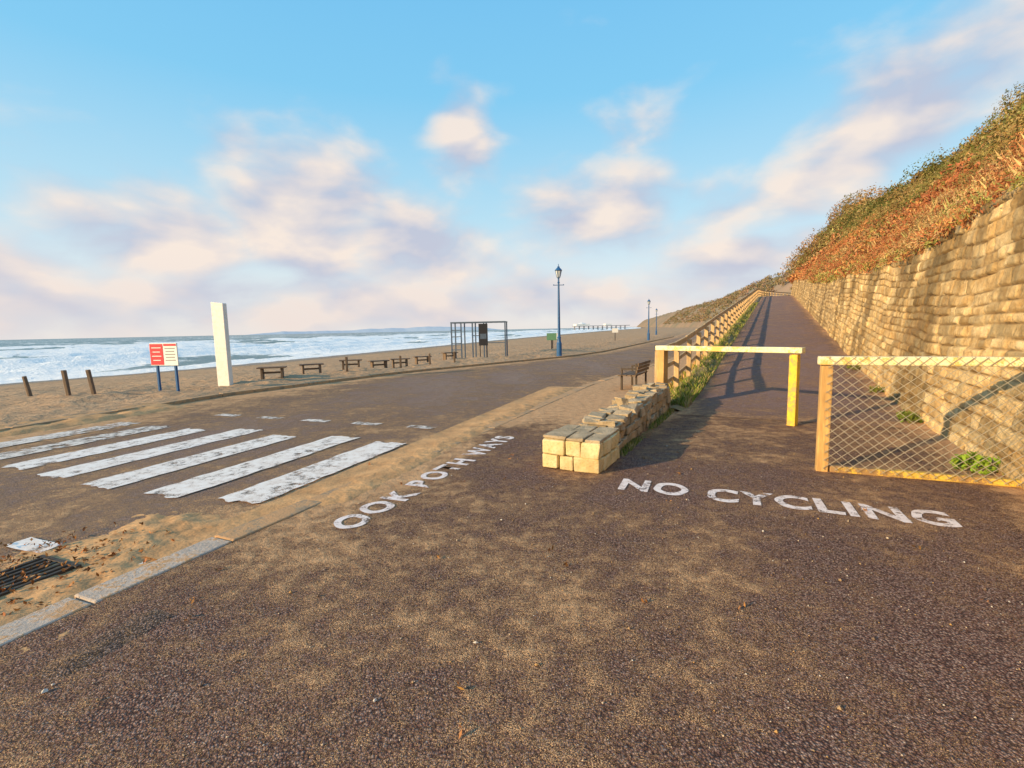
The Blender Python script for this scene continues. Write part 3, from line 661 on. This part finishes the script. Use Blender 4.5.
# ------------------------------------------------------------------ distance
def haze(name,a,b):
    m=MT(name); n=m.noise(.02,5,.65); return m.done(m.bsdf(m.mix(m.rng(n,.35,.65),a,b),.95,spec=0))
M_cliff=haze('distant_cliff',(.32,.23,.17),(.21,.19,.14)); M_head=haze('distant_headland',(.42,.50,.60),(.46,.54,.62))  # headland's pale blue-grey has the distance haze put into its base colour
RP=np.array([(215,120),(178,200),(168,262),(196,380),(262,596),(465,1500),(800,2900)],float); zr_=np.array([34,34,36,35,34,36,40.])
d=np.r_[0,np.cumsum(np.hypot(*np.diff(RP,axis=0).T))]; u=np.r_[np.linspace(0,900,200),np.linspace(910,d[-1]-1,80)]
rx=np.interp(u,d,RP[:,0]); ry=np.interp(u,d,RP[:,1]); rz_=np.interp(u,d,zr_); v=np.r_[np.linspace(0,1,24),[1.5,3,6]]
U,V_=np.meshgrid(np.arange(len(u)),v,indexing='ij'); X=rx[U]-44*(1-V_)*.95; Y=ry[U]+14*(1-V_)
Z=rz_[U]*np.clip(V_,0,1)**.8+(fbm(X*.06,Y*.06,97,5)-.5)*9*np.clip(V_*3,0,1)-1
grid('cliffs',X,Y,Z,M_cliff)
n=900; k_=rng.integers(0,190,n); vv=rng.uniform(.1,1.05,n); cx=rx[k_]-44*(1-vv)*.95; cy=ry[k_]+14*(1-vv); cz=rz_[k_]*np.clip(vv,0,1)**.8
leaves('cliff_scrub',cx,cy,cz,rng.uniform(1.5,4,n),40,np.full(n,.7),np.array([(.25,.19,.10),(.30,.20,.13),(.18,.17,.1)])[rng.integers(0,3,n)],flat=.8)
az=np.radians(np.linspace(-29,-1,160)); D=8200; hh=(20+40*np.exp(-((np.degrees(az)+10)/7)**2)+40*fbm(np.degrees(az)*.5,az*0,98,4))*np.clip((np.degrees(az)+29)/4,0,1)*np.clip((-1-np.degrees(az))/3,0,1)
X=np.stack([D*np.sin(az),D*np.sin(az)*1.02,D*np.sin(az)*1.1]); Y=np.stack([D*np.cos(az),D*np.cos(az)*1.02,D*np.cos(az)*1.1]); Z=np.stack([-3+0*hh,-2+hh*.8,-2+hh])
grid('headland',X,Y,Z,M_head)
g=empty('seaside_pier',(180,760,0)); mb=MB(); mb.beam((185,760,4.2),(95,735,4.2),9,.8)
for i in range(12):
    x=180-i*7.5; y=759-i*2.1; mb.box((x,y,0),(.7,.7,8),0); mb.box((x,y+6,0),(.7,.7,8),0)
mb.make('deck_and_piles',M_grey,0,g); mb=MB(); mb.box((108,738,6),(22,12,3),.27); mb.box((150,750,5.8),(10,8,2.6),.27); mb.lathe([(7,7.5),(3,9),(.2,10)],(108,738,0),8); mb.make('pavilion',M_white,0,g)
# ------------------------------------------------------------------ light
PHI,EL=62.0,17.0
hd=Vector((math.sin(R(PHI))*math.cos(R(EL)),math.cos(R(PHI))*math.cos(R(EL)),-math.sin(R(EL))))
sl=bpy.data.lights.new('sun','SUN'); sl.energy=6.2; sl.angle=R(.6); sl.color=(1,.71,.36)
so=link(bpy.data.objects.new('sun',sl)); so.rotation_euler=hd.to_track_quat('-Z','Y').to_euler(); so.location=(-20,-10,15)
W=MT('World',True); scene.world=W.m
sky=W.n('ShaderNodeTexSky'); sky.sky_type='NISHITA'; sky.sun_disc=False; sky.sun_elevation=R(EL); sky.sun_rotation=R(PHI+180)
tc=W.n('ShaderNodeTexCoord').outputs['Generated']; W.tc=tc
sx_=W.n('ShaderNodeSeparateXYZ'); W.put(sx_.inputs[0],tc); gx_,gy_,gz_=sx_.outputs
az=W.ma('MULTIPLY',W.ma('ARCTAN2',gx_,gy_),57.2958); el=W.ma('MULTIPLY',W.ma('ARCSINE',gz_),57.2958)
nis=W.n('ShaderNodeVectorMath'); nis.operation='SCALE'; W.put(nis.inputs[0],sky.outputs[0]); nis.inputs['Scale'].default_value=.13
cr=W.n('ShaderNodeValToRGB'); W.put(cr.inputs[0],W.ma('DIVIDE',el,90.0,clamp=True)); e=cr.color_ramp.elements
e[0].position=0; e[0].color=(.94,.89,.86,1); e[1].position=1; e[1].color=(.28,.50,.88,1)
for p_,c_ in ((.05,(.82,.88,.91)),(.14,(.52,.81,.97)),(.27,(.25,.67,.99)),(.42,(.18,.58,.97))):
    q=e.new(p_); q.color=c_+(1,)
base=W.mix(.85,nis.outputs[0],cr.outputs[0])
def blob(a0,e0,wa,we,rot=0,st=1):
    da=W.ma('SUBTRACT',az,a0); de=W.ma('SUBTRACT',el,e0); c_,s_=math.cos(R(rot)),math.sin(R(rot))
    x=W.ma('ADD',W.ma('MULTIPLY',da,c_/wa),W.ma('MULTIPLY',de,s_/wa)); y=W.ma('ADD',W.ma('MULTIPLY',da,-s_/we),W.ma('MULTIPLY',de,c_/we))
    d2=W.ma('ADD',W.ma('MULTIPLY',x,x),W.ma('MULTIPLY',y,y)); return W.ma('MULTIPLY',W.ma('EXPONENT',W.ma('MULTIPLY',d2,-1)),st)
m_=None
for b in ((-35,9.5,10,6,0,1.25),(-22,12.5,10.5,8,-20,1.45),(-11,9,12,6,-15,1.35),(-28,18,5,4,0,.95),(-5,20.5,4.6,5.6,0,1.2),(9.5,12.5,10,6.5,0,1.25),(14,21,7,5,20,.65),(25,13,10,5,30,.85),
          (36,16.5,21,5.5,24,1.2),(45,22,17,6,30,1.0),(-48,6,10,4,0,1.15),(27,7,13,3.4,5,1.2),(60,10,14,6,0,.8),(110,14,30,7,0,.8),(-90,15,30,7,0,.8),(170,20,40,9,0,.8)):
    x=blob(*b); m_=x if m_ is None else W.ma('MAXIMUM',m_,x)
hb=W.ma('MULTIPLY',W.ma('EXPONENT',W.ma('MULTIPLY',W.ma('POWER',W.ma('DIVIDE',W.ma('SUBTRACT',W.ma('ABSOLUTE',el),3.5),4.6),2.0),-1)),.98)
m_=W.ma('MAXIMUM',m_,hb)
def cvec(da,de):
    n=W.n('ShaderNodeCombineXYZ'); W.put(n.inputs[0],W.ma('MULTIPLY',W.ma('ADD',az,da),.065)); W.put(n.inputs[1],W.ma('MULTIPLY',W.ma('ADD',el,de),.125)); return n.outputs[0]
nA=W.noise(1.5,7,.48,vec=cvec(0,0),dist=.2); nB=W.noise(1.5,3,.44,vec=cvec(-2.2,2.6),dist=.2)
den=W.rng(W.ma('ADD',m_,W.ma('MULTIPLY',W.ma('SUBTRACT',nA,.5),2.2)),.26,1.22)
lit=W.ma('ADD',.46,W.ma('MULTIPLY',W.ma('SUBTRACT',nA,nB),3.8),clamp=True)
lit=W.ma('MULTIPLY',lit,W.rng(el,1,10,.75,1.0))
cc=W.mix(lit,(.55,.56,.68),(1.0,.83,.71))
fin=W.mix(W.ma('MULTIPLY',den,.86),base,cc)
bg=W.n('ShaderNodeBackground'); W.put(bg.inputs[0],fin); bg.inputs[1].default_value=1.0
W.nt.links.new(bg.outputs[0],W.out.inputs[0])
# ------------------------------------------------------------------ camera
cd=bpy.data.cameras.new('camera'); cd.sensor_width=36; cd.lens=480/1024*36; cd.clip_start=.05; cd.clip_end=40000
co=link(bpy.data.objects.new('camera',cd)); pt,rl=R(6.5),R(1.19)
F=Vector((0,math.cos(pt),-math.sin(pt))); U0=Vector((0,math.sin(pt),math.cos(pt))); R0=Vector((1,0,0))
cx_=R0*math.cos(rl)-U0*math.sin(rl); cy_=R0*math.sin(rl)+U0*math.cos(rl); cz_=-F
M=Matrix((cx_,cy_,cz_)).transposed().to_4x4(); M.translation=Vector((0,0,1.6)); co.matrix_world=M
scene.camera=co
scene.view_settings.view_transform='Standard'; scene.view_settings.look='None'; scene.view_settings.exposure=0
